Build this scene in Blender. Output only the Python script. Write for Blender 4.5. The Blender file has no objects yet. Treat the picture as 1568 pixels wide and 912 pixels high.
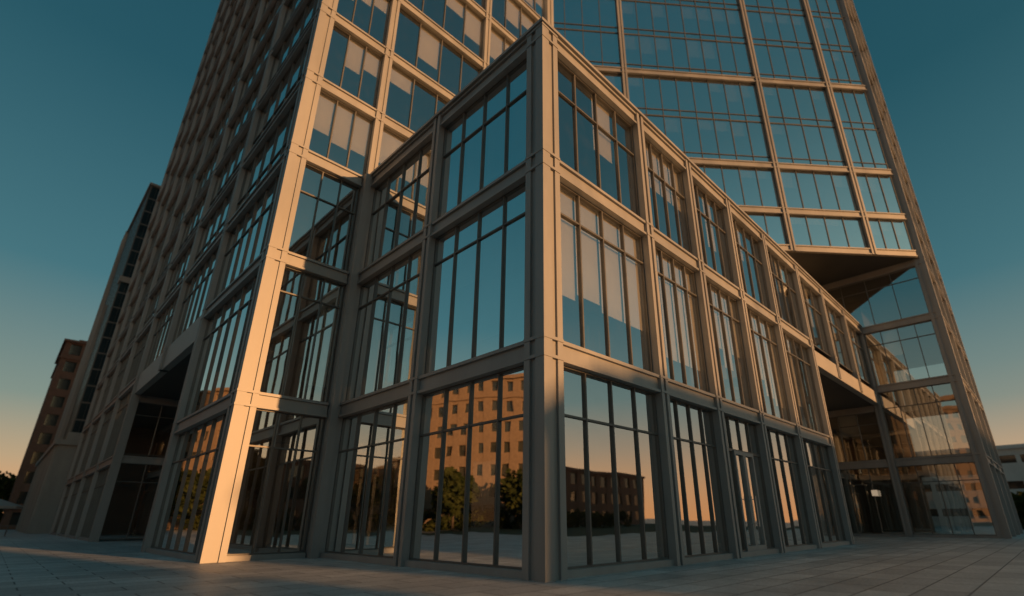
import bpy, math, random
from mathutils import Vector, Matrix
random.seed(7)
scene=bpy.context.scene
COL=scene.collection
# ------------------------------------------------------------------ helpers
class Acc:
    def __init__(s): s.v=[];s.f=[]
    def quad(s,a,b,c,d):
        n=len(s.v);s.v+=[a,b,c,d];s.f.append((n,n+1,n+2,n+3))
    def hexa(s,p):
        n=len(s.v);s.v+=p
        for q in((0,3,2,1),(4,5,6,7),(0,1,5,4),(1,2,6,5),(2,3,7,6),(3,0,4,7)): s.f.append(tuple(n+i for i in q))
    def box(s,x0,x1,y0,y1,z0,z1):
        s.hexa([(x0,y0,z0),(x1,y0,z0),(x1,y1,z0),(x0,y1,z0),(x0,y0,z1),(x1,y0,z1),(x1,y1,z1),(x0,y1,z1)])
    def prism(s,pts,z0,z1):
        n=len(s.v);k=len(pts)
        s.v+=[(p[0],p[1],z0) for p in pts]+[(p[0],p[1],z1) for p in pts]
        s.f.append(tuple(n+i for i in range(k))[::-1]);s.f.append(tuple(n+k+i for i in range(k)))
        for i in range(k):
            j=(i+1)%k;s.f.append((n+i,n+j,n+k+j,n+k+i))
    def tube(s,p0,p1,r0,r1,k=8):
        p0=Vector(p0);p1=Vector(p1);d=(p1-p0).normalized()
        a=d.orthogonal().normalized();b=d.cross(a);n=len(s.v)
        for p,r in((p0,r0),(p1,r1)):
            for i in range(k):
                t=2*math.pi*i/k;q=p+(a*math.cos(t)+b*math.sin(t))*r;s.v.append(tuple(q))
        for i in range(k):
            j=(i+1)%k;s.f.append((n+i,n+j,n+k+j,n+k+i))
        s.f.append(tuple(n+i for i in range(k))[::-1]);s.f.append(tuple(n+k+i for i in range(k)))
def emit(acc,name,mat,parent=None,recalc=True):
    me=bpy.data.meshes.new(name);me.from_pydata(acc.v,[],acc.f);me.update()
    if recalc:
        import bmesh
        bm=bmesh.new();bm.from_mesh(me);bmesh.ops.recalc_face_normals(bm,faces=bm.faces);bm.to_mesh(me);bm.free()
    me.materials.append(mat)
    o=bpy.data.objects.new(name,me);COL.objects.link(o)
    if parent: o.parent=parent
    return o
def empty(name):
    e=bpy.data.objects.new(name,None);COL.objects.link(e);return e
# ------------------------------------------------------------------ materials
def newmat(name):
    m=bpy.data.materials.new(name);m.use_nodes=True;nt=m.node_tree;nt.nodes.clear()
    out=nt.nodes.new('ShaderNodeOutputMaterial');return m,nt,out
def N(nt,t,**k):
    n=nt.nodes.new(t)
    for a,b in k.items(): setattr(n,a,b)
    return n
def surf(name,c1,c2,rough=.6,metal=0,scale=1.5,bump=.1,stretch=(1,1,1),detail=6,rvar=.12):
    m,nt,out=newmat(name);L=nt.links.new
    tc=N(nt,'ShaderNodeTexCoord');mp=N(nt,'ShaderNodeMapping');mp.inputs['Scale'].default_value=stretch
    L(tc.outputs['Object'],mp.inputs[0])
    no=N(nt,'ShaderNodeTexNoise');no.inputs['Scale'].default_value=scale;no.inputs['Detail'].default_value=detail;no.inputs['Roughness'].default_value=.65
    L(mp.outputs[0],no.inputs['Vector'])
    cr=N(nt,'ShaderNodeValToRGB');cr.color_ramp.elements[0].position=.3;cr.color_ramp.elements[1].position=.7
    cr.color_ramp.elements[0].color=(*c1,1);cr.color_ramp.elements[1].color=(*c2,1)
    L(no.outputs[0],cr.inputs[0])
    b=N(nt,'ShaderNodeBsdfPrincipled');L(cr.outputs[0],b.inputs['Base Color'])
    b.inputs['Metallic'].default_value=metal
    mr=N(nt,'ShaderNodeMapRange');mr.inputs[3].default_value=rough-rvar;mr.inputs[4].default_value=rough+rvar
    L(no.outputs[0],mr.inputs[0]);L(mr.outputs[0],b.inputs['Roughness'])
    if bump>0:
        bp=N(nt,'ShaderNodeBump');bp.inputs['Strength'].default_value=bump;bp.inputs['Distance'].default_value=.02
        n2=N(nt,'ShaderNodeTexNoise');n2.inputs['Scale'].default_value=scale*12;L(mp.outputs[0],n2.inputs['Vector'])
        L(n2.outputs[0],bp.inputs['Height']);L(bp.outputs[0],b.inputs['Normal'])
    L(b.outputs[0],out.inputs[0]);return m
METAL=surf('bronze_grey_metal',(.26,.262,.262),(.36,.36,.355),rough=.55,metal=.4,scale=.7,bump=.04,stretch=(1,1,.25))
MULL=surf('dark_mullion_metal',(.11,.11,.107),(.16,.157,.15),rough=.48,metal=.4,scale=1,bump=0)
def glass(name,tint,refl,f0=.30,wob=.35):
    m,nt,out=newmat(name);L=nt.links.new
    tc=N(nt,'ShaderNodeTexCoord');no=N(nt,'ShaderNodeTexNoise');no.inputs['Scale'].default_value=.55;no.inputs['Detail'].default_value=2
    L(tc.outputs['Object'],no.inputs['Vector'])
    bp=N(nt,'ShaderNodeBump');bp.inputs['Strength'].default_value=wob;bp.inputs['Distance'].default_value=.012
    L(no.outputs[0],bp.inputs['Height'])
    tr=N(nt,'ShaderNodeBsdfTransparent');tr.inputs[0].default_value=(*tint,1)
    gl=N(nt,'ShaderNodeBsdfGlossy');gl.inputs[0].default_value=(*refl,1);gl.inputs['Roughness'].default_value=.012
    L(bp.outputs[0],gl.inputs['Normal'])
    fr=N(nt,'ShaderNodeFresnel');fr.inputs[0].default_value=1.5
    mr=N(nt,'ShaderNodeMapRange');mr.inputs[1].default_value=.04;mr.inputs[2].default_value=.7;mr.inputs[3].default_value=f0;mr.inputs[4].default_value=.95
    L(fr.outputs[0],mr.inputs[0])
    n2=N(nt,'ShaderNodeTexNoise');n2.inputs['Scale'].default_value=2.5;n2.inputs['Detail'].default_value=8;L(tc.outputs['Object'],n2.inputs['Vector'])
    df=N(nt,'ShaderNodeBsdfDiffuse');df.inputs[0].default_value=(.25,.24,.22,1)
    dm=N(nt,'ShaderNodeMapRange');dm.inputs[1].default_value=.5;dm.inputs[2].default_value=.9;dm.inputs[3].default_value=.01;dm.inputs[4].default_value=.05
    L(n2.outputs[0],dm.inputs[0])
    mx=N(nt,'ShaderNodeMixShader');L(mr.outputs[0],mx.inputs[0]);L(tr.outputs[0],mx.inputs[1]);L(gl.outputs[0],mx.inputs[2])
    m2=N(nt,'ShaderNodeMixShader');L(dm.outputs[0],m2.inputs[0]);L(mx.outputs[0],m2.inputs[1]);L(df.outputs[0],m2.inputs[2])
    L(m2.outputs[0],out.inputs[0]);return m
GLASS=glass('coated_window_glass',(.88,.88,.84),(.94,.97,.96),.54)
SLAB=surf('interior_slab',(.13,.12,.11),(.18,.165,.15),rough=.8,scale=.5)
CORE=surf('interior_wall',(.12,.095,.075),(.20,.165,.13),rough=.8,scale=.25,bump=0)
BLIND=surf('roller_blind_fabric',(.70,.67,.63),(.78,.75,.71),rough=.9,scale=.6,bump=0)
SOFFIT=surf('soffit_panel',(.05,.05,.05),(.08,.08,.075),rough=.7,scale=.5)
FASCIA=surf('light_fascia_panel',(.30,.295,.28),(.38,.37,.35),rough=.55,scale=.6,bump=.05)
ROOF=surf('roof_membrane',(.1,.1,.1),(.14,.14,.14),rough=.9)
BRICK=surf('warm_brick',(.18,.125,.09),(.26,.18,.125),rough=.85,scale=3,bump=.3)
BROWNB=surf('brown_brick',(.16,.085,.06),(.24,.13,.09),rough=.85,scale=2,bump=.3)
CONC=surf('pale_concrete',(.26,.255,.24),(.38,.37,.345),rough=.8,scale=.5,bump=.2,stretch=(1,1,.3))
WHITE=surf('white_render',(.62,.61,.58),(.72,.71,.68),rough=.8,scale=.8)
BARK=surf('tree_bark',(.05,.035,.025),(.10,.075,.055),rough=.9,scale=6,bump=.5)
GRASS=surf('lawn_grass',(.02,.028,.01),(.045,.055,.02),rough=.95,scale=3,bump=.6)
def leafmat():
    m,nt,out=newmat('foliage');L=nt.links.new
    oi=N(nt,'ShaderNodeTexCoord');no=N(nt,'ShaderNodeTexNoise');no.inputs['Scale'].default_value=.8;L(oi.outputs['Object'],no.inputs['Vector'])
    cr=N(nt,'ShaderNodeValToRGB');cr.color_ramp.elements[0].position=.35;cr.color_ramp.elements[1].position=.65
    cr.color_ramp.elements[0].color=(.02,.03,.01,1);cr.color_ramp.elements[1].color=(.07,.08,.028,1);L(no.outputs[0],cr.inputs[0])
    d=N(nt,'ShaderNodeBsdfDiffuse');t=N(nt,'ShaderNodeBsdfTranslucent');L(cr.outputs[0],d.inputs[0]);L(cr.outputs[0],t.inputs[0])
    mx=N(nt,'ShaderNodeMixShader');mx.inputs[0].default_value=.3;L(d.outputs[0],mx.inputs[1]);L(t.outputs[0],mx.inputs[2]);L(mx.outputs[0],out.inputs[0]);return m
LEAF=leafmat()
def pavemat():
    m,nt,out=newmat('plaza_paving');L=nt.links.new
    tc=N(nt,'ShaderNodeTexCoord')
    mp=N(nt,'ShaderNodeMapping');mp.inputs['Scale'].default_value=(1,1,1);L(tc.outputs['Object'],mp.inputs[0])
    br=N(nt,'ShaderNodeTexBrick');br.offset=.5;br.inputs['Scale'].default_value=1
    br.inputs['Brick Width'].default_value=1.2;br.inputs['Row Height'].default_value=.6;br.inputs['Mortar Size'].default_value=.014;br.inputs['Mortar Smooth'].default_value=.2
    br.inputs['Color1'].default_value=(.40,.40,.40,1);br.inputs['Color2'].default_value=(.56,.56,.55,1);br.inputs['Mortar'].default_value=(.12,.12,.12,1)
    L(mp.outputs[0],br.inputs[0])
    n1=N(nt,'ShaderNodeTexNoise');n1.inputs['Scale'].default_value=.45;n1.inputs['Detail'].default_value=8;n1.inputs['Roughness'].default_value=.7;L(tc.outputs['Object'],n1.inputs['Vector'])
    n2=N(nt,'ShaderNodeTexNoise');n2.inputs['Scale'].default_value=18;n2.inputs['Detail'].default_value=6;L(tc.outputs['Object'],n2.inputs['Vector'])
    mr=N(nt,'ShaderNodeMapRange');mr.inputs[1].default_value=.3;mr.inputs[2].default_value=.7;mr.inputs[3].default_value=.65;mr.inputs[4].default_value=1.2;L(n1.outputs[0],mr.inputs[0])
    mr2=N(nt,'ShaderNodeMapRange');mr2.inputs[1].default_value=.3;mr2.inputs[2].default_value=.7;mr2.inputs[3].default_value=.8;mr2.inputs[4].default_value=1.15;L(n2.outputs[0],mr2.inputs[0])
    mu=N(nt,'ShaderNodeMath',operation='MULTIPLY');L(mr.outputs[0],mu.inputs[0]);L(mr2.outputs[0],mu.inputs[1])
    vm=N(nt,'ShaderNodeVectorMath',operation='SCALE');L(br.outputs[0],vm.inputs[0]);L(mu.outputs[0],vm.inputs[3])
    b=N(nt,'ShaderNodeBsdfPrincipled');L(vm.outputs[0],b.inputs['Base Color'])
    rr=N(nt,'ShaderNodeMapRange');rr.inputs[3].default_value=.32;rr.inputs[4].default_value=.75;L(n1.outputs[0],rr.inputs[0]);L(rr.outputs[0],b.inputs['Roughness'])
    ad=N(nt,'ShaderNodeMath',operation='MULTIPLY_ADD');L(n2.outputs[0],ad.inputs[0]);ad.inputs[1].default_value=.15
    iv=N(nt,'ShaderNodeMath',operation='SUBTRACT');iv.inputs[0].default_value=1;L(br.outputs['Fac'],iv.inputs[1]);L(iv.outputs[0],ad.inputs[2])
    bp=N(nt,'ShaderNodeBump');bp.inputs['Strength'].default_value=.5;bp.inputs['Distance'].default_value=.01;L(ad.outputs[0],bp.inputs['Height']);L(bp.outputs[0],b.inputs['Normal'])
    L(b.outputs[0],out.inputs[0]);return m
# ------------------------------------------------------------------ facade builder
HW=.18;BH=.46
class Fac:
    def __init__(s,O,d,n,acc):
        s.O=O;s.d=d;s.n=n;s.a=acc
    def P(s,t,z,o): return (s.O[0]+s.d[0]*t+s.n[0]*o, s.O[1]+s.d[1]*t+s.n[1]*o, z)
    def box(s,k,t0,t1,z0,z1,o0,o1):
        P=s.P
        s.a[k].hexa([P(t0,z0,o0),P(t1,z0,o0),P(t1,z0,o1),P(t0,z0,o1),P(t0,z1,o0),P(t1,z1,o0),P(t1,z1,o1),P(t0,z1,o1)])
    def column(s,t,z0,z1,hw=HW,levels=()):
        s.box('frame',t-hw,t+hw,z0,z1,-.30,.06)
        s.box('frame',t-hw-.004,t-hw+.125,z0,z1+.003,-.27,.115)
        s.box('frame',t+hw-.125,t+hw+.004,z0,z1+.003,-.27,.115)
        for L in levels:
            if z0<L<=z1:
                for z in(L-.03,L-BH+.03): s.box('frame',t-hw-.012,t+hw+.012,z-.032,z+.032,-.2,.128)
    def beam(s,t0,t1,z,h=.46):
        s.box('frame',t0,t1,z-h,z,-.30,.02)
        s.box('frame',t0,t1,z-.075,z+.006,-.27,.09)
        s.box('frame',t0,t1,z-h-.006,z-h+.065,-.27,.09)
    def window(s,t0,t1,z0,z1,lights=4,trans=(),blind=(0,.3,.7),g='glass',tilt=.0022,mw=.021):
        fw=.04;o0,o1=-.20,-.095
        s.box('mull',t0,t0+fw,z0,z1,o0,o1);s.box('mull',t1-fw,t1,z0,z1,o0,o1)
        s.box('mull',t0+fw,t1-fw,z0,z0+fw,o0,o1+.002);s.box('mull',t0+fw,t1-fw,z1-fw,z1,o0,o1+.002)
        w=(t1-t0)/lights
        for i in range(1,lights): s.box('mull',t0+w*i-mw,t0+w*i+mw,z0+fw,z1-fw,o0,o1+.012)
        zs=[z0]+[z0+(z1-z0)*q for q in trans]+[z1]
        for q in zs[1:-1]:
            for i in range(lights): s.box('mull',t0+w*i+mw,t0+w*(i+1)-mw,q-.023,q+.023,o0,o1+.004)
        for i in range(lights):
            for j in range(len(zs)-1):
                a=t0+w*i;b=a+w;c,d=zs[j],zs[j+1];ka=random.gauss(0,tilt);kb=random.gauss(0,tilt)
                def o(t,z): return -.14+ka*(t-(a+b)/2)+kb*(z-(c+d)/2)
                s.a[g].quad(s.P(a,c,o(a,c)),s.P(b,c,o(b,c)),s.P(b,d,o(b,d)),s.P(a,d,o(a,d)))
        pb,lo,hi=blind
        if pb>0:
            h0=random.uniform(lo,hi)
            for i in range(lights):
                if random.random()<pb:
                    h=h0 if random.random()<.6 else random.uniform(lo,hi)
                    s.a['blind'].quad(s.P(t0+w*i+.03,z1-(z1-z0)*h,-.28),s.P(t0+w*(i+1)-.03,z1-(z1-z0)*h,-.28),s.P(t0+w*(i+1)-.03,z1,-.28),s.P(t0+w*i+.03,z1,-.28))
def corner(a,u,v,su,sv,z0,z1,levels=()):
    def bx(o,i,oo,ii,za,zb):
        us=sorted((u+su*o,u-su*i));vs=sorted((v+sv*oo,v-sv*ii));a['frame'].box(us[0],us[1],vs[0],vs[1],za,zb)
    bx(.06,.46,.062,.462,z0,z1); bx(.12,.13,.122,.132,z0,z1)
    us=sorted((u-su*.30,u-su*.47));vs=sorted((v+sv*.118,v-sv*.2));a['frame'].box(us[0],us[1],vs[0],vs[1],z0,z1+.003)
    vs=sorted((v-sv*.30,v-sv*.47));us=sorted((u+su*.118,u-su*.2));a['frame'].box(us[0],us[1],vs[0],vs[1],z0,z1+.003)
    for L in levels:
        if z0<L<=z1:
            for z in(L-.03,L-BH+.03): bx(.134,.478,.136,.48,z-.035,z+.035)
A={k:Acc() for k in('frame','mull','glass','blind','slab','core','soffit','fascia','roof','lamp','handle')}
L1,L2,L3=4.59,9.35,13.52
U0,V0=7.08,6.784; VT=16.213; UT=4.161; UK,VK=39.15,2.335
PC=[7.08,11.6,14.8,18.1,21.8,26.1,30.2,34.6,39.15]
PL=(L1,L2)
# podium right face
F1=Fac((0,V0),(1,0),(0,-1),A)
for i in range(8):
    a=PC[i]+(.47 if i==0 else HW+.004);b=PC[i+1]-HW-.004
    lights=4 if i<5 else 3
    for j,(z0,z1) in enumerate(((0,L1),(L1,L2),(L2,L3))):
        if i>=5 and j<2: continue
        F1.beam(a,b,z1)
        if j==0:
            F1.box('frame',a,b,0,.14,-.3,.03)
            if i==2: continue
            F1.window(a,b,.14,z1-BH,lights,(.73,),(0,0,0))
        elif j==1: F1.window(a,b,z0+.006,z1-BH,lights,(.79,),(.85,.5,.85))
        else: F1.window(a,b,z0+.006,z1-BH,lights,(.68,),(.35,.3,.7))
    if i<7: F1.column(PC[i+1],0 if i<5 else L2-1.2,L3,levels=PL)
# entrance doors in bay 3
a=PC[2]+HW+.004;b=PC[3]-HW-.004;m=(a+b)/2
F1.window(a,b,3.05,L1-BH,4,(),(0,0,0))
F1.window(a,a+.75,.14,3.05,1,(),(0,0,0));F1.window(b-.75,b,.14,3.05,1,(),(0,0,0))
for p,q in((a+.75,m),(m,b-.75)):
    F1.box('frame',p+.005,p+.09,.03,3.04,-.2,-.05);F1.box('frame',q-.09,q-.005,.03,3.04,-.2,-.05)
    F1.box('frame',p+.09,q-.09,.03,.28,-.2,-.052);F1.box('frame',p+.09,q-.09,2.93,3.04,-.2,-.052)
    A['glass'].quad(F1.P(p+.1,.3,-.13),F1.P(q-.1,.3,-.13),F1.P(q-.1,2.92,-.13),F1.P(p+.1,2.92,-.13))
for q in(m-.16,m+.16):
    A['handle'].tube(F1.P(q,.8,.05),F1.P(q,1.7,.05),.018,.018)
    for z in(.9,1.6): A['handle'].tube(F1.P(q,z,-.06),F1.P(q,z,.05),.012,.012)
F1.box('fascia',PC[5]+HW+.01,PC[8]-.3,L2-1.25,L2-BH-.01,-.35,.06)
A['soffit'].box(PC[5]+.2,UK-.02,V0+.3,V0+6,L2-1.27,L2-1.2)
F1b=Fac((0,V0+5.2),(1,0),(0,-1),A)
rc=[PC[5]+.1,30.2,34.6,UK-.2]
for i in range(3):
    for z0,z1 in((0,L1),(L1,L2-1.2)):
        F1b.beam(rc[i]+.21,rc[i+1]-.21,z1,.4);F1b.window(rc[i]+.21,rc[i+1]-.21,z0+.1,z1-.4,3,(.75,),(0,0,0))
    F1b.column(rc[i+1],0,L2-1.28)
F1c=Fac((PC[5]+.2,V0),(0,1),(1,0),A)
for z0,z1 in((0,L1),(L1,L2-1.2)):
    F1c.beam(.3,5,z1,.4);F1c.window(.3,5,z0+.1,z1-.4,4,(.75,),(0,0,0))
# podium left face
F2=Fac((U0,V0),(0,1),(-1,0),A)
sp=[0,4.73,VT-V0]
for i in range(2):
    a=.47 if i==0 else sp[1]+HW+.004;b=sp[i+1]-(HW+.004 if i==0 else .30)
    for j,(z0,z1) in enumerate(((0,L1),(L1,L2),(L2,L3))):
        F2.beam(a,b,z1)
        if j==0: F2.box('frame',a,b,0,.14,-.3,.03)
        F2.window(a,b,max(.14,z0+.006),z1-BH,4,((.73,),(.79,),(.68,))[j],((0,0,0),(.3,.4,.9),(.5,.4,.9))[j])
F2.column(sp[1],0,L3,levels=PL)
A['frame'].box(U0-.3,U0+.2,VT-.3,VT+.2,0,L3+.01);A['frame'].box(U0-.34,U0-.1,VT-.36,VT-.2,0,L3+.012)
corner(A,U0,V0,-1,-1,0,L3+.02,PL+(L3-.02,))
A['roof'].box(U0-.04,UK,V0-.04,VT+.2,L3+.01,L3+.09)
A['frame'].box(U0-.17,UK-.1,V0-.17,V0-.05,L3+.012,L3+.11);A['frame'].box(U0-.17,U0-.05,V0-.05,VT-.2,L3+.012,L3+.108)
# tower A
TL=[0,L1,L2,L3,16.95,20.5,24.1]
while TL[-1]<70: TL.append(TL[-1]+3.75)
F3=Fac((UT,VT),(1,0),(0,-1),A)
ca=[0,U0-UT,8.3,13.64]
for j in range(len(TL)-1):
    z0,z1=TL[j],TL[j+1]
    if z1>40: break
    for i in range(3):
        if j<3 and i>0: continue
        a=.47 if i==0 else ca[i]+HW+.004;b=ca[i+1]-HW-.004
        if j<3: b=ca[1]-.34
        F3.beam(a,b,z1)
        if j==0: F3.box('frame',a,b,0,.14,-.3,.03)
        F3.window(a,b,max(.14,z0+.006),z1-BH,3 if i==0 else 4,((.73,),(.79,),(.68,))[j] if j<3 else (),((0,0,0),(.15,.3,.9),(.4,.3,.9))[j] if j<3 else (.6,.25,.75))
for t in ca[1:3]: F3.column(t,L3+.1,40,levels=TL)
corner(A,UT,VT,-1,-1,0,72,TL)
corner(A,UT+ca[3],VT,1,-1,L3+.1,42,TL)
# tower B
F4=Fac((UT,VT),(0,1),(-1,0),A)
cb=[0,7.4,14.6,21.8,28.4,35.1,41.8,48.2]
for j in range(len(TL)-1):
    z0,z1=TL[j],TL[j+1]
    for i in range(7):
        a=.47 if i==0 else cb[i]+HW+.004;b=cb[i+1]-HW-.004
        if i in(1,2) and j<2: continue
        F4.beam(a,b,z1)
        if j==0: F4.box('frame',a,b,0,.14,-.3,.03)
        F4.window(a,b,max(.14,z0+.006),z1-BH,6 if j<3 else 5,((.73,),(.79,),(.68,))[j] if j<3 else (.35,),((0,0,0),(.3,.3,.8),(.3,.3,.8))[j] if j<3 else (.35,.2,.7))
for i in range(1,8): F4.column(cb[i],0 if i!=2 else L2-1.2,72,levels=TL)
F4.box('fascia',cb[1]+HW+.01,cb[3]-HW-.01,L2-1.2,L2-.002,-.35,.005)
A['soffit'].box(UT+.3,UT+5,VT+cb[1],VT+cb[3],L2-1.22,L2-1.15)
F4b=Fac((UT+4,VT),(0,1),(-1,0),A)
for i in(1,2):
    for z0,z1 in((0,L1),(L1,L2-1.15)):
        F4b.beam(cb[i]+.21,cb[i+1]-.21,z1,.4);F4b.window(cb[i]+.21,cb[i+1]-.21,z0+.1,z1-.4,4,(.75,),(0,0,0))
    F4b.column(cb[i+1]-.1,0,L2-1.22)
F4c=Fac((UT,VT+cb[3]),(1,0),(0,-1),A)
for z0,z1 in((0,L1),(L1,L2-1.2)):
    F4c.beam(.3,4,z1,.4);F4c.window(.3,4,z0+.1,z1-.4,3,(.75,),(0,0,0))
A['core'].box(UT+.3,UT+4,VT+cb[1]-.15,VT+cb[1]-.05,0,L2-1.2)
# E
F5=Fac((UK,VK),(0,1),(-1,0),A)
EL=[0,L1,L2,L3,17.45]
for j in range(4):
    z0,z1=EL[j],EL[j+1]
    segs=[(.47,V0-VK-.1)]
    if j<2: segs.append((V0-VK+.32,V0-VK+5.0))
    if j==3: segs=[(.47,V0-VK+2.2)]
    for a,b in segs:
        F5.beam(a,b,z1-(0 if j!=1 or a<1 else 1.2));F5.window(a,b,max(.14,z0+.006),z1-BH-(0 if j!=1 or a<1 else 1.2),4,(.75,),(.25,.3,.7) if j>0 else (0,0,0))
        if j==0: F5.box('frame',a,b,0,.14,-.3,.03)
F5.column(V0-VK+.1,0,L3)
# F
F6=Fac((UK,VK),(1,0),(0,-1),A)
DL=[17.45,20.8,24.55,28.5,32.5,36.3,40.2,44,48,52,56,60,64,68]
FL=EL+DL[1:];cf=[0,4.3,8.7,13]
corner(A,UK,VK,-1,-1,0,72,FL)
for j in range(len(FL)-1):
    for i in range(3):
        a=.47 if i==0 else cf[i]+HW+.004;b=cf[i+1]-HW-.004
        F6.beam(a,b,FL[j+1]);F6.window(a,b,FL[j]+.01,FL[j+1]-BH,3,(),(.4,.3,.7))
for t in cf[1:]: F6.column(t,0,70)
# D
d=Vector((17.86-UK,20.7-VK)).normalized();n=Vector((-d.y,d.x))
if n.x>0: n=-n
F7=Fac((UK,VK),(d.x,d.y),(n.x,n.y),A)
cd=[0,3.4,9.05,19.4,28.1];DF=[17.45,20.8,24.55,32.5,44.2,56,68]
for i in range(4):
    a=.35 if i==0 else cd[i]+HW+.004;b=cd[i+1]-HW-.004
    lights=(3,4,8,6)[i]
    F7.beam(a,b,DF[0]+.46)
    for j in range(6):
        z0,z1=DF[j],DF[j+1]
        if j==0:z0+=.466
        F7.beam(a,b,z1)
        if z1-z0<5: F7.window(a,b,z0+.006,z1-BH,lights,(),(.4,.2,.5))
        else:
            k=2 if z1-z0<9 else 3
            h=(z1-BH-z0)/k
            for q in range(k):
                F7.window(a,b,z0+.006+q*h,z0+(q+1)*h-.004,lights,(.16,),(.45,.2,.5))
                if q: A['slab'].hexa([F7.P(a,z0+q*h-.3,-.6),F7.P(b,z0+q*h-.3,-.6),F7.P(b,z0+q*h-.3,-.3),F7.P(a,z0+q*h-.3,-.3),F7.P(a,z0+q*h+.1,-.6),F7.P(b,z0+q*h+.1,-.6),F7.P(b,z0+q*h+.1,-.3),F7.P(a,z0+q*h+.1,-.3)])
for i in(1,2,3,4): F7.column(cd[i],DF[0],70,levels=DF[1:])
# bodies: slabs and cores
for z in TL[1:4]:
    A['slab'].box(U0+.36,(UK-.4 if z>L2 else PC[5]-.1),V0+.36,VT+.1,z-.40,z-.06)
    A['slab'].box(UT+.36,U0+12,VT+.36,VT+7.3,z-.41,z-.065)
    if z==L3: A['slab'].box(UT+.36,U0+12,VT+7.3,VT+48,z-.40,z-.06)
    else: A['slab'].box(UT+.36,U0+12,VT+22,VT+48,z-.40,z-.06)
for z in TL[4:]:
    A['slab'].box(UT+.36,UT+13.3,VT+.36,VT+48,z-.40,z-.06)
A['core'].box(14,PC[5]-.3,V0+5,VT,0,L3-.5);A['core'].box(PC[5],UK-.5,V0+5.6,VT,0,L3-.5)
A['core'].box(UT+5.2,UT+12.8,VT+5.2,VT+47,0,71)
A['core'].box(UT+.35,UT+13.5,VT+47.9,VT+48.2,0,72)
A['roof'].box(UT,UT+13.5,VT,VT+48.2,72,72.3)
def off(s,o): 
    p=F7.P(s,0,-o);return (p[0],p[1])
poly=[off(.6,.4),off(28,.4),(18,40),(52,40),(52,VK+.4),(UK+.7,VK+.4)]
for z in DL[1:]: A['slab'].prism(poly,z-.42,z-.06)
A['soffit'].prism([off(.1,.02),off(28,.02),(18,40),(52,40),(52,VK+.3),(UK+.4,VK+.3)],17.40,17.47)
A['core'].prism([off(5,5.5),off(27,5.5),(19,39),(51,39),(51,VK+6)],17.5,70)
A['core'].box(UK+5,52,VK+5,20,0,17.3)
for z in EL[1:4]: A['slab'].box(UK+.36,52,VK+.36,20,z-.40,z-.06)
F8=Fac((17.9,V0+2.4),(1,0),(0,-1),A)
F8.window(0,UK-18,L3+.1,17.35,18,(),(0,0,0));A['core'].box(18,UK,V0+5,V0+5.2,L3+.1,17.38)
for u in(10,16,22): 
    A['slab'].tube((u,V0+3.5,0),(u,V0+3.5,L1-.4),.28,.28,16)
A['lamp'].box(UK-.34,UK-.16,V0+1.2,V0+1.5,2.4,2.75)
A['lamp'].box(UT+.2,UT+.4,VT+cb[1]-.1,VT+cb[1]+.05,2.3,2.6)
office=empty('glass_office_building')
m_l,nt,out=newmat('wall_lamp_glow');e=N(nt,'ShaderNodeEmission');e.inputs[0].default_value=(1,.75,.5,1);e.inputs[1].default_value=.35;nt.links.new(e.outputs[0],out.inputs[0])
HANDLE=surf('brushed_steel',(.5,.5,.5),(.6,.6,.6),rough=.3,metal=.9,bump=0)
for k,nm,mt in(('frame','steel_frame',METAL),('mull','window_mullions',MULL),('glass','window_panes',GLASS),('blind','roller_blinds',BLIND),('slab','floor_slabs',SLAB),('core','core_walls',CORE),('soffit','soffits',SOFFIT),('fascia','portal_fascia',FASCIA),('roof','roof_decks',ROOF),('lamp','wall_lamps',m_l),('handle','door_handles',HANDLE)):
    emit(A[k],nm,mt,office,recalc=(k not in('glass','blind')))
# ------------------------------------------------------------------ other buildings
def darkpane(name='dark_reflective_glazing',c0=(.015,.02,.022),c1=(.07,.07,.06),ior=1.9):
    m,nt,out=newmat(name);b=N(nt,'ShaderNodeBsdfPrincipled');L=nt.links.new
    tc=N(nt,'ShaderNodeTexCoord');v=N(nt,'ShaderNodeTexVoronoi');v.inputs['Scale'].default_value=.45;L(tc.outputs['Object'],v.inputs['Vector'])
    cr=N(nt,'ShaderNodeValToRGB');cr.color_ramp.elements[0].color=(*c0,1);cr.color_ramp.elements[1].color=(*c1,1);L(v.outputs['Color'],cr.inputs[0])
    L(cr.outputs[0],b.inputs['Base Color']);b.inputs['Roughness'].default_value=.06 if ior>1.5 else .3;b.inputs['IOR'].default_value=ior;L(b.outputs[0],out.inputs[0]);return m
DARKGL_O=darkpane()
BLUEGL=darkpane('dark_blue_glazing',(.008,.022,.032),(.02,.045,.06),1.2)
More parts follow.
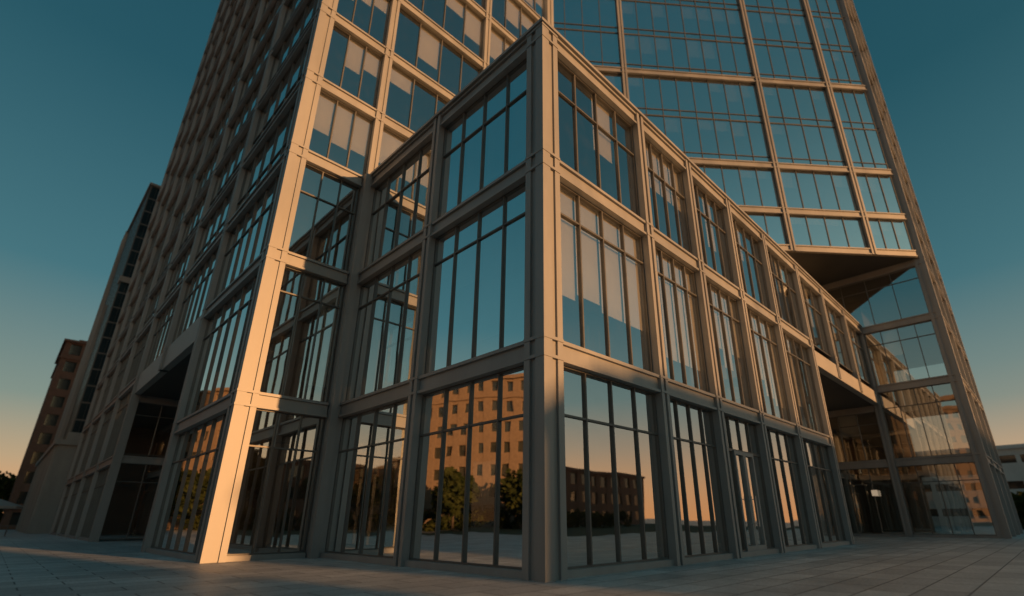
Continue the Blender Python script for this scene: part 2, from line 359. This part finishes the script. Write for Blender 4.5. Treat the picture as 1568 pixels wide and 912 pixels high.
def block(name,cx,cy,yaw,w,dp,h,floors,bays,dbays,wall,pier=.45,sill=.4,roofh=.8,cornice=True,parent=None,dep=.3,gm=None):
    e=parent or empty(name);W=Acc();G=Acc();R=Acc()
    c,s=math.cos(yaw),math.sin(yaw)
    def T(acc):
        acc.v=[(cx+x*c-y*s,cy+x*s+y*c,z) for x,y,z in acc.v]
    G.box(-w/2+dep,w/2-dep,-dp/2+dep,dp/2-dep,0,h-.1)
    fh=h/floors;q=dep/6
    for f in range(floors+1):
        z=f*fh
        z0=max(0,z-fh*sill*.45);z1=min(h,z+fh*sill*.55)
        if f==floors:z1=h
        W.box(-w/2+q,w/2-q,-dp/2+q,dp/2-q,z0,z1)
    for k,(n_,ln,ax) in enumerate(((bays,w,0),(dbays,dp,1))):
        st=ln/n_
        for i in range(n_+1):
            p=-ln/2+i*st;hw=st*pier/2
            a,b=max(-ln/2,p-hw),min(ln/2,p+hw)
            for sg in(-1,1):
                o=(dp if ax==0 else w)/2*sg
                lo,hi=sorted((o,o-sg*(dep+.1)))
                if ax==0: W.box(a,b,lo,hi,0,h)
                else: W.box(lo+.002,hi-.002,a+.002,b-.002,0,h)
    if cornice:
        R.box(-w/2-.35,w/2+.35,-dp/2-.35,dp/2+.35,h-.25,h+.12)
        R.box(-w/2+1.5,w/2-1.5,-dp/2+1.5,dp/2-1.5,h+.12,h+roofh)
        if h>15: R.box(-w/2-.2,w/2+.2,-dp/2-.2,dp/2+.2,h*(1-1/floors)-.15,h*(1-1/floors)+.12);R.box(-w/2-.2,w/2+.2,-dp/2-.2,dp/2+.2,h/floors-.15,h/floors+.15)
    for a_,nm,mt in((W,'walls',wall),(G,'windows',gm or DARKGL_O),(R,'roof',wall)):
        if a_.v: T(a_);emit(a_,nm,mt,e)
    return e
# seen directly
e=empty('concrete_office_tower')
block('',10.0,82.0,0,12.8,19.8,40.8,22,20,12,MULL,pier=.03,sill=.09,cornice=False,parent=e,dep=.03,gm=BLUEGL)
W=Acc();W.box(3.44,3.95,88,92,0,41);W.box(3.44,3.93,81,88,0,27)
for i in range(3):
    v=88.1+i*1.6;W.box(3.3,3.44,v,v+.5,8.8,41.003)
for i in range(4):
    v=81.0+i*1.8;W.box(3.3,3.44,v,v+.5,8.8,27.003)
W.box(3.50,16.5,71.97,73.2,27.3,28.0);W.box(3.50,16.5,71.97,72.6,8.7,9.8);W.box(3.4,16.5,71.9,92,40.81,41.1)
W.box(2.9,16,69.5,100,0,8.2);W.box(2.6,16.3,69.2,100.3,8.2,8.7)
for i in range(12): W.box(2.75,2.9,70+i*2.5,70.9+i*2.5,0,8.19)
emit(W,'concrete_walls_and_base',CONC,e)
block('brown_brick_tower',8.5,119,0,14,18,29,10,5,6,BROWNB,pier=.5)
block('white_low_building',118,6,.0,30,22,11,3,8,6,WHITE,pier=.15,sill=.7,roofh=.5)
# reflected / shading neighbours
block('apartment_building',-25,69.5,-.5,14,48,18.8,7,6,24,BRICK,pier=.52,sill=.5)
block('apartment_building',-84,8,-.35,14,52,27,9,6,26,BRICK,pier=.52,sill=.5)
block('apartment_building',-20,142,-.3,14,44,26,9,6,22,BRICK,pier=.52,sill=.5)
for k,(x0,x1,h) in enumerate(((-60,-34,11),(-33,-12,9.6),(-11,15.2,10.6),(19.6,38,10.3),(39,66,11.4),(67,100,9.8))):
    block('townhouse_row',(x0+x1)/2,-57,0,x1-x0,13,h,3,int((x1-x0)/3.2),4,BROWNB if k%2 else BRICK,roofh=.6)
# ------------------------------------------------------------------ trees
def crown(acc,cx,cy,cz,r,h,n,leaf,rng):
    cl=[]
    for i in range(14):
        a=rng.uniform(0,6.28);rr=r*rng.uniform(.1,.75);z=cz+h*rng.uniform(-.5,.5)
        cl.append((cx+rr*math.cos(a),cy+rr*math.sin(a),z,r*rng.uniform(.28,.5)))
    for i in range(n):
        c=rng.choice(cl);v=Vector((rng.gauss(0,1),rng.gauss(0,1),rng.gauss(0,.8))).normalized()*c[3]*rng.uniform(.55,1.1)
        p=Vector(c[:3])+v;t=Vector((rng.gauss(0,1),rng.gauss(0,1),rng.gauss(0,1))).normalized();b=t.orthogonal().normalized()
        s=leaf*rng.uniform(.6,1.4);acc.quad(tuple(p-t*s-b*s*.6),tuple(p+t*s-b*s*.6),tuple(p+t*s+b*s*.6),tuple(p-t*s+b*s*.6))
def tree(name,x,y,h,r,n=2600,leaf=.16,seed=1):
    rng=random.Random(seed);e=empty(name);T=Acc();Lf=Acc()
    T.tube((x,y,0),(x+.1,y,h*.35),.22,.16);T.tube((x+.1,y,h*.35),(x,y+.1,h*.75),.16,.06)
    for i in range(7):
        a=i*.9+rng.random();z=h*rng.uniform(.32,.6);T.tube((x+.08,y,z),(x+math.cos(a)*r*.7,y+math.sin(a)*r*.7,z+h*.22),.08,.02,6)
    crown(Lf,x,y,h*.66,r,h*.5,n,leaf,rng)
    emit(T,'trunk',BARK,e);emit(Lf,'leaves',LEAF,e,False)
rng=random.Random(3);k=0
for u,h in((-30,7),(-22,8),(-14,6.5),(-6,8.5),(0,7),(6,6),(11,4.6),(22.5,7.5),(27,8.6),(33,7),(40,8.5),(47,7),(56,8)): 
    tree('deciduous_tree',u+rng.uniform(-1,1),-40+rng.uniform(-3,3),h,rng.uniform(2.4,3.4),1500,.24,k);k+=1
for q in range(5): 
    tree('deciduous_tree',-26+q*4.6,40+q*8,rng.uniform(4.5,8),rng.uniform(2.6,3.8),1500,.24,k);k+=1
Lf=Acc();rng=random.Random(11)
for i in range(30): crown(Lf,-60+i*2.6+rng.uniform(-1,1),178+rng.uniform(-8,8),5.4,4.4,rng.uniform(8,12),620,.42,rng)
for i in range(22): crown(Lf,86+i*1.5,-6+i*.9+rng.uniform(-2,2),1.9,2.6,rng.uniform(2.5,4.5),420,.26,rng)
emit(Lf,'distant_trees',LEAF,None,False)
Lf=Acc()
for i in range(5): crown(Lf,71+i*2.6,1.9+i*.5,1.5,1.9,2.8,800,.16,rng)
emit(Lf,'shrub_border',LEAF,None,False)
Lf=Acc()
for i in range(22): crown(Lf,-32+i*1.1,36+i*2.0,1.0,1.5,1.9,260,.16,rng)
emit(Lf,'hedge',LEAF,None,False)
Lf=Acc()
for i in range(44): crown(Lf,-30+i*2.2,-33,.9,1.5,1.6,260,.16,rng)
emit(Lf,'hedge',LEAF,None,False)
for pts in([(-70,-48,.004),(95,-48,.004),(95,-10,.004),(-70,-10,.004)],[(-60,-9,.004),(-9,-9,.004),(-9,20,.004),(-60,20,.004)],[(-60,21,.004),(-12,21,.004),(-12,46,.004),(-50,60,.004)]):
    g=Acc();g.quad(*pts);emit(g,'lawn',GRASS,None,False)
# umbrella far left
e=empty('cafe_umbrella');P=Acc();C=Acc();ux,uy=.2,60
P.tube((ux,uy,0),(ux,uy,2.7),.035,.03);P.tube((ux,uy,0),(ux,uy,.1),.3,.28,12);P.tube((ux+1,uy,0),(ux+1,uy,.72),.04,.04);P.tube((ux+1,uy,.72),(ux+1,uy,.76),.42,.42,16)
for i in range(8):
    a,b=i*math.pi/4,(i+1)*math.pi/4
    C.quad((ux,uy,2.75),(ux,uy,2.75),(ux+1.5*math.cos(a),uy+1.5*math.sin(a),2.2),(ux+1.5*math.cos(b),uy+1.5*math.sin(b),2.2))
    C.quad((ux+1.5*math.cos(a),uy+1.5*math.sin(a),2.2),(ux+1.5*math.cos(b),uy+1.5*math.sin(b),2.2),(ux+1.5*math.cos(b),uy+1.5*math.sin(b),2.02),(ux+1.5*math.cos(a),uy+1.5*math.sin(a),2.02))
emit(P,'pole_and_table',MULL,e);emit(C,'canopy',FASCIA,e,False)
# ------------------------------------------------------------------ ground
g=Acc();g.quad((-900,-900,0),(900,-900,0),(900,900,0),(-900,900,0));emit(g,'plaza_ground',pavemat(),None,False)
# ------------------------------------------------------------------ world, sun
SE=math.radians(6.0);saz=Vector((.18,-.984)).normalized()
w=bpy.data.worlds.new('World');scene.world=w;w.use_nodes=True;nt=w.node_tree;nt.nodes.clear();L=nt.links.new
sk=N(nt,'ShaderNodeTexSky');sk.sky_type='NISHITA';sk.sun_disc=False;sk.sun_elevation=SE;sk.sun_rotation=math.atan2(saz.x,saz.y);sk.air_density=1.2;sk.dust_density=2.5;sk.ozone_density=2
tint=N(nt,'ShaderNodeMix',data_type='RGBA',blend_type='MULTIPLY');tint.inputs[0].default_value=1;tint.inputs[7].default_value=(.75,.92,.85,1);L(sk.outputs[0],tint.inputs[6])
tc=N(nt,'ShaderNodeTexCoord');sx=N(nt,'ShaderNodeSeparateXYZ');L(tc.outputs['Generated'],sx.inputs[0])
def ramp(data):
    cr=N(nt,'ShaderNodeValToRGB');els=cr.color_ramp.elements
    els[0].position=0;els[0].color=(*data[0][1],1);els[1].position=1;els[1].color=(*data[-1][1],1)
    for p,c in data[1:-1]:
        q=els.new(p);q.color=(*c,1)
    L(sx.outputs[2],cr.inputs[0]);return cr
ra=ramp([(0,(.78,.34,.13)),(.03,(.74,.36,.17)),(.085,(.50,.33,.20)),(.17,(.20,.235,.20)),(.35,(.040,.135,.16)),(.63,(.008,.070,.094)),(1,(.006,.05,.075))])
rb=ramp([(0,(1.1,.46,.18)),(.06,(.95,.45,.22)),(.13,(.55,.37,.26)),(.22,(.20,.28,.27)),(.38,(.065,.18,.21)),(.63,(.016,.085,.105)),(1,(.007,.055,.08))])
dt=N(nt,'ShaderNodeVectorMath',operation='DOT_PRODUCT');dt.inputs[1].default_value=(saz.x,saz.y,0);L(tc.outputs['Generated'],dt.inputs[0])
mr=N(nt,'ShaderNodeMapRange',interpolation_type='SMOOTHSTEP');mr.inputs[1].default_value=-.1;mr.inputs[2].default_value=.95;L(dt.outputs['Value'],mr.inputs[0])
mm=N(nt,'ShaderNodeMix',data_type='RGBA');L(mr.outputs[0],mm.inputs[0]);L(ra.outputs[0],mm.inputs[6]);L(rb.outputs[0],mm.inputs[7])
b1=N(nt,'ShaderNodeBackground');b1.inputs[1].default_value=.9;L(mm.outputs[2],b1.inputs[0])
b2=N(nt,'ShaderNodeBackground');b2.inputs[1].default_value=.03;L(tint.outputs[2],b2.inputs[0])
ad=N(nt,'ShaderNodeAddShader');L(b1.outputs[0],ad.inputs[0]);L(b2.outputs[0],ad.inputs[1])
wo=N(nt,'ShaderNodeOutputWorld');L(ad.outputs[0],wo.inputs[0])
sl=bpy.data.lights.new('sun','SUN');sl.energy=5;sl.angle=math.radians(.6);sl.color=(1,.47,.17)
so=bpy.data.objects.new('sun',sl);COL.objects.link(so)
to=Vector((saz.x*math.cos(SE),saz.y*math.cos(SE),math.sin(SE)));so.rotation_euler=to.to_track_quat('Z','Y').to_euler()
# ------------------------------------------------------------------ camera
a=.7692;p=.3649;r=.0034
fw=Vector((math.cos(a),math.sin(a),0));R=Vector((math.sin(a),-math.cos(a),0));Z=Vector((0,0,1))
D=fw*math.cos(p)+Z*math.sin(p);U=-fw*math.sin(p)+Z*math.cos(p)
R2=R*math.cos(r)-U*math.sin(r);U2=R*math.sin(r)+U*math.cos(r)
cam=bpy.data.cameras.new('camera');co=bpy.data.objects.new('camera',cam);COL.objects.link(co)
M=Matrix((R2,U2,-D)).transposed().to_4x4();M.translation=Vector((0,0,1));co.matrix_world=M
cam.sensor_width=36;cam.lens=36*767.7/1568;cam.shift_x=-(828.9-784)/1568;cam.shift_y=(503.5-456)/1568
cam.clip_end=3000;cam.clip_start=.05
cam.dof.use_dof=True;cam.dof.focus_distance=13;cam.dof.aperture_fstop=.33
scene.camera=co
scene.view_settings.view_transform='Standard';scene.view_settings.look='None';scene.view_settings.exposure=0
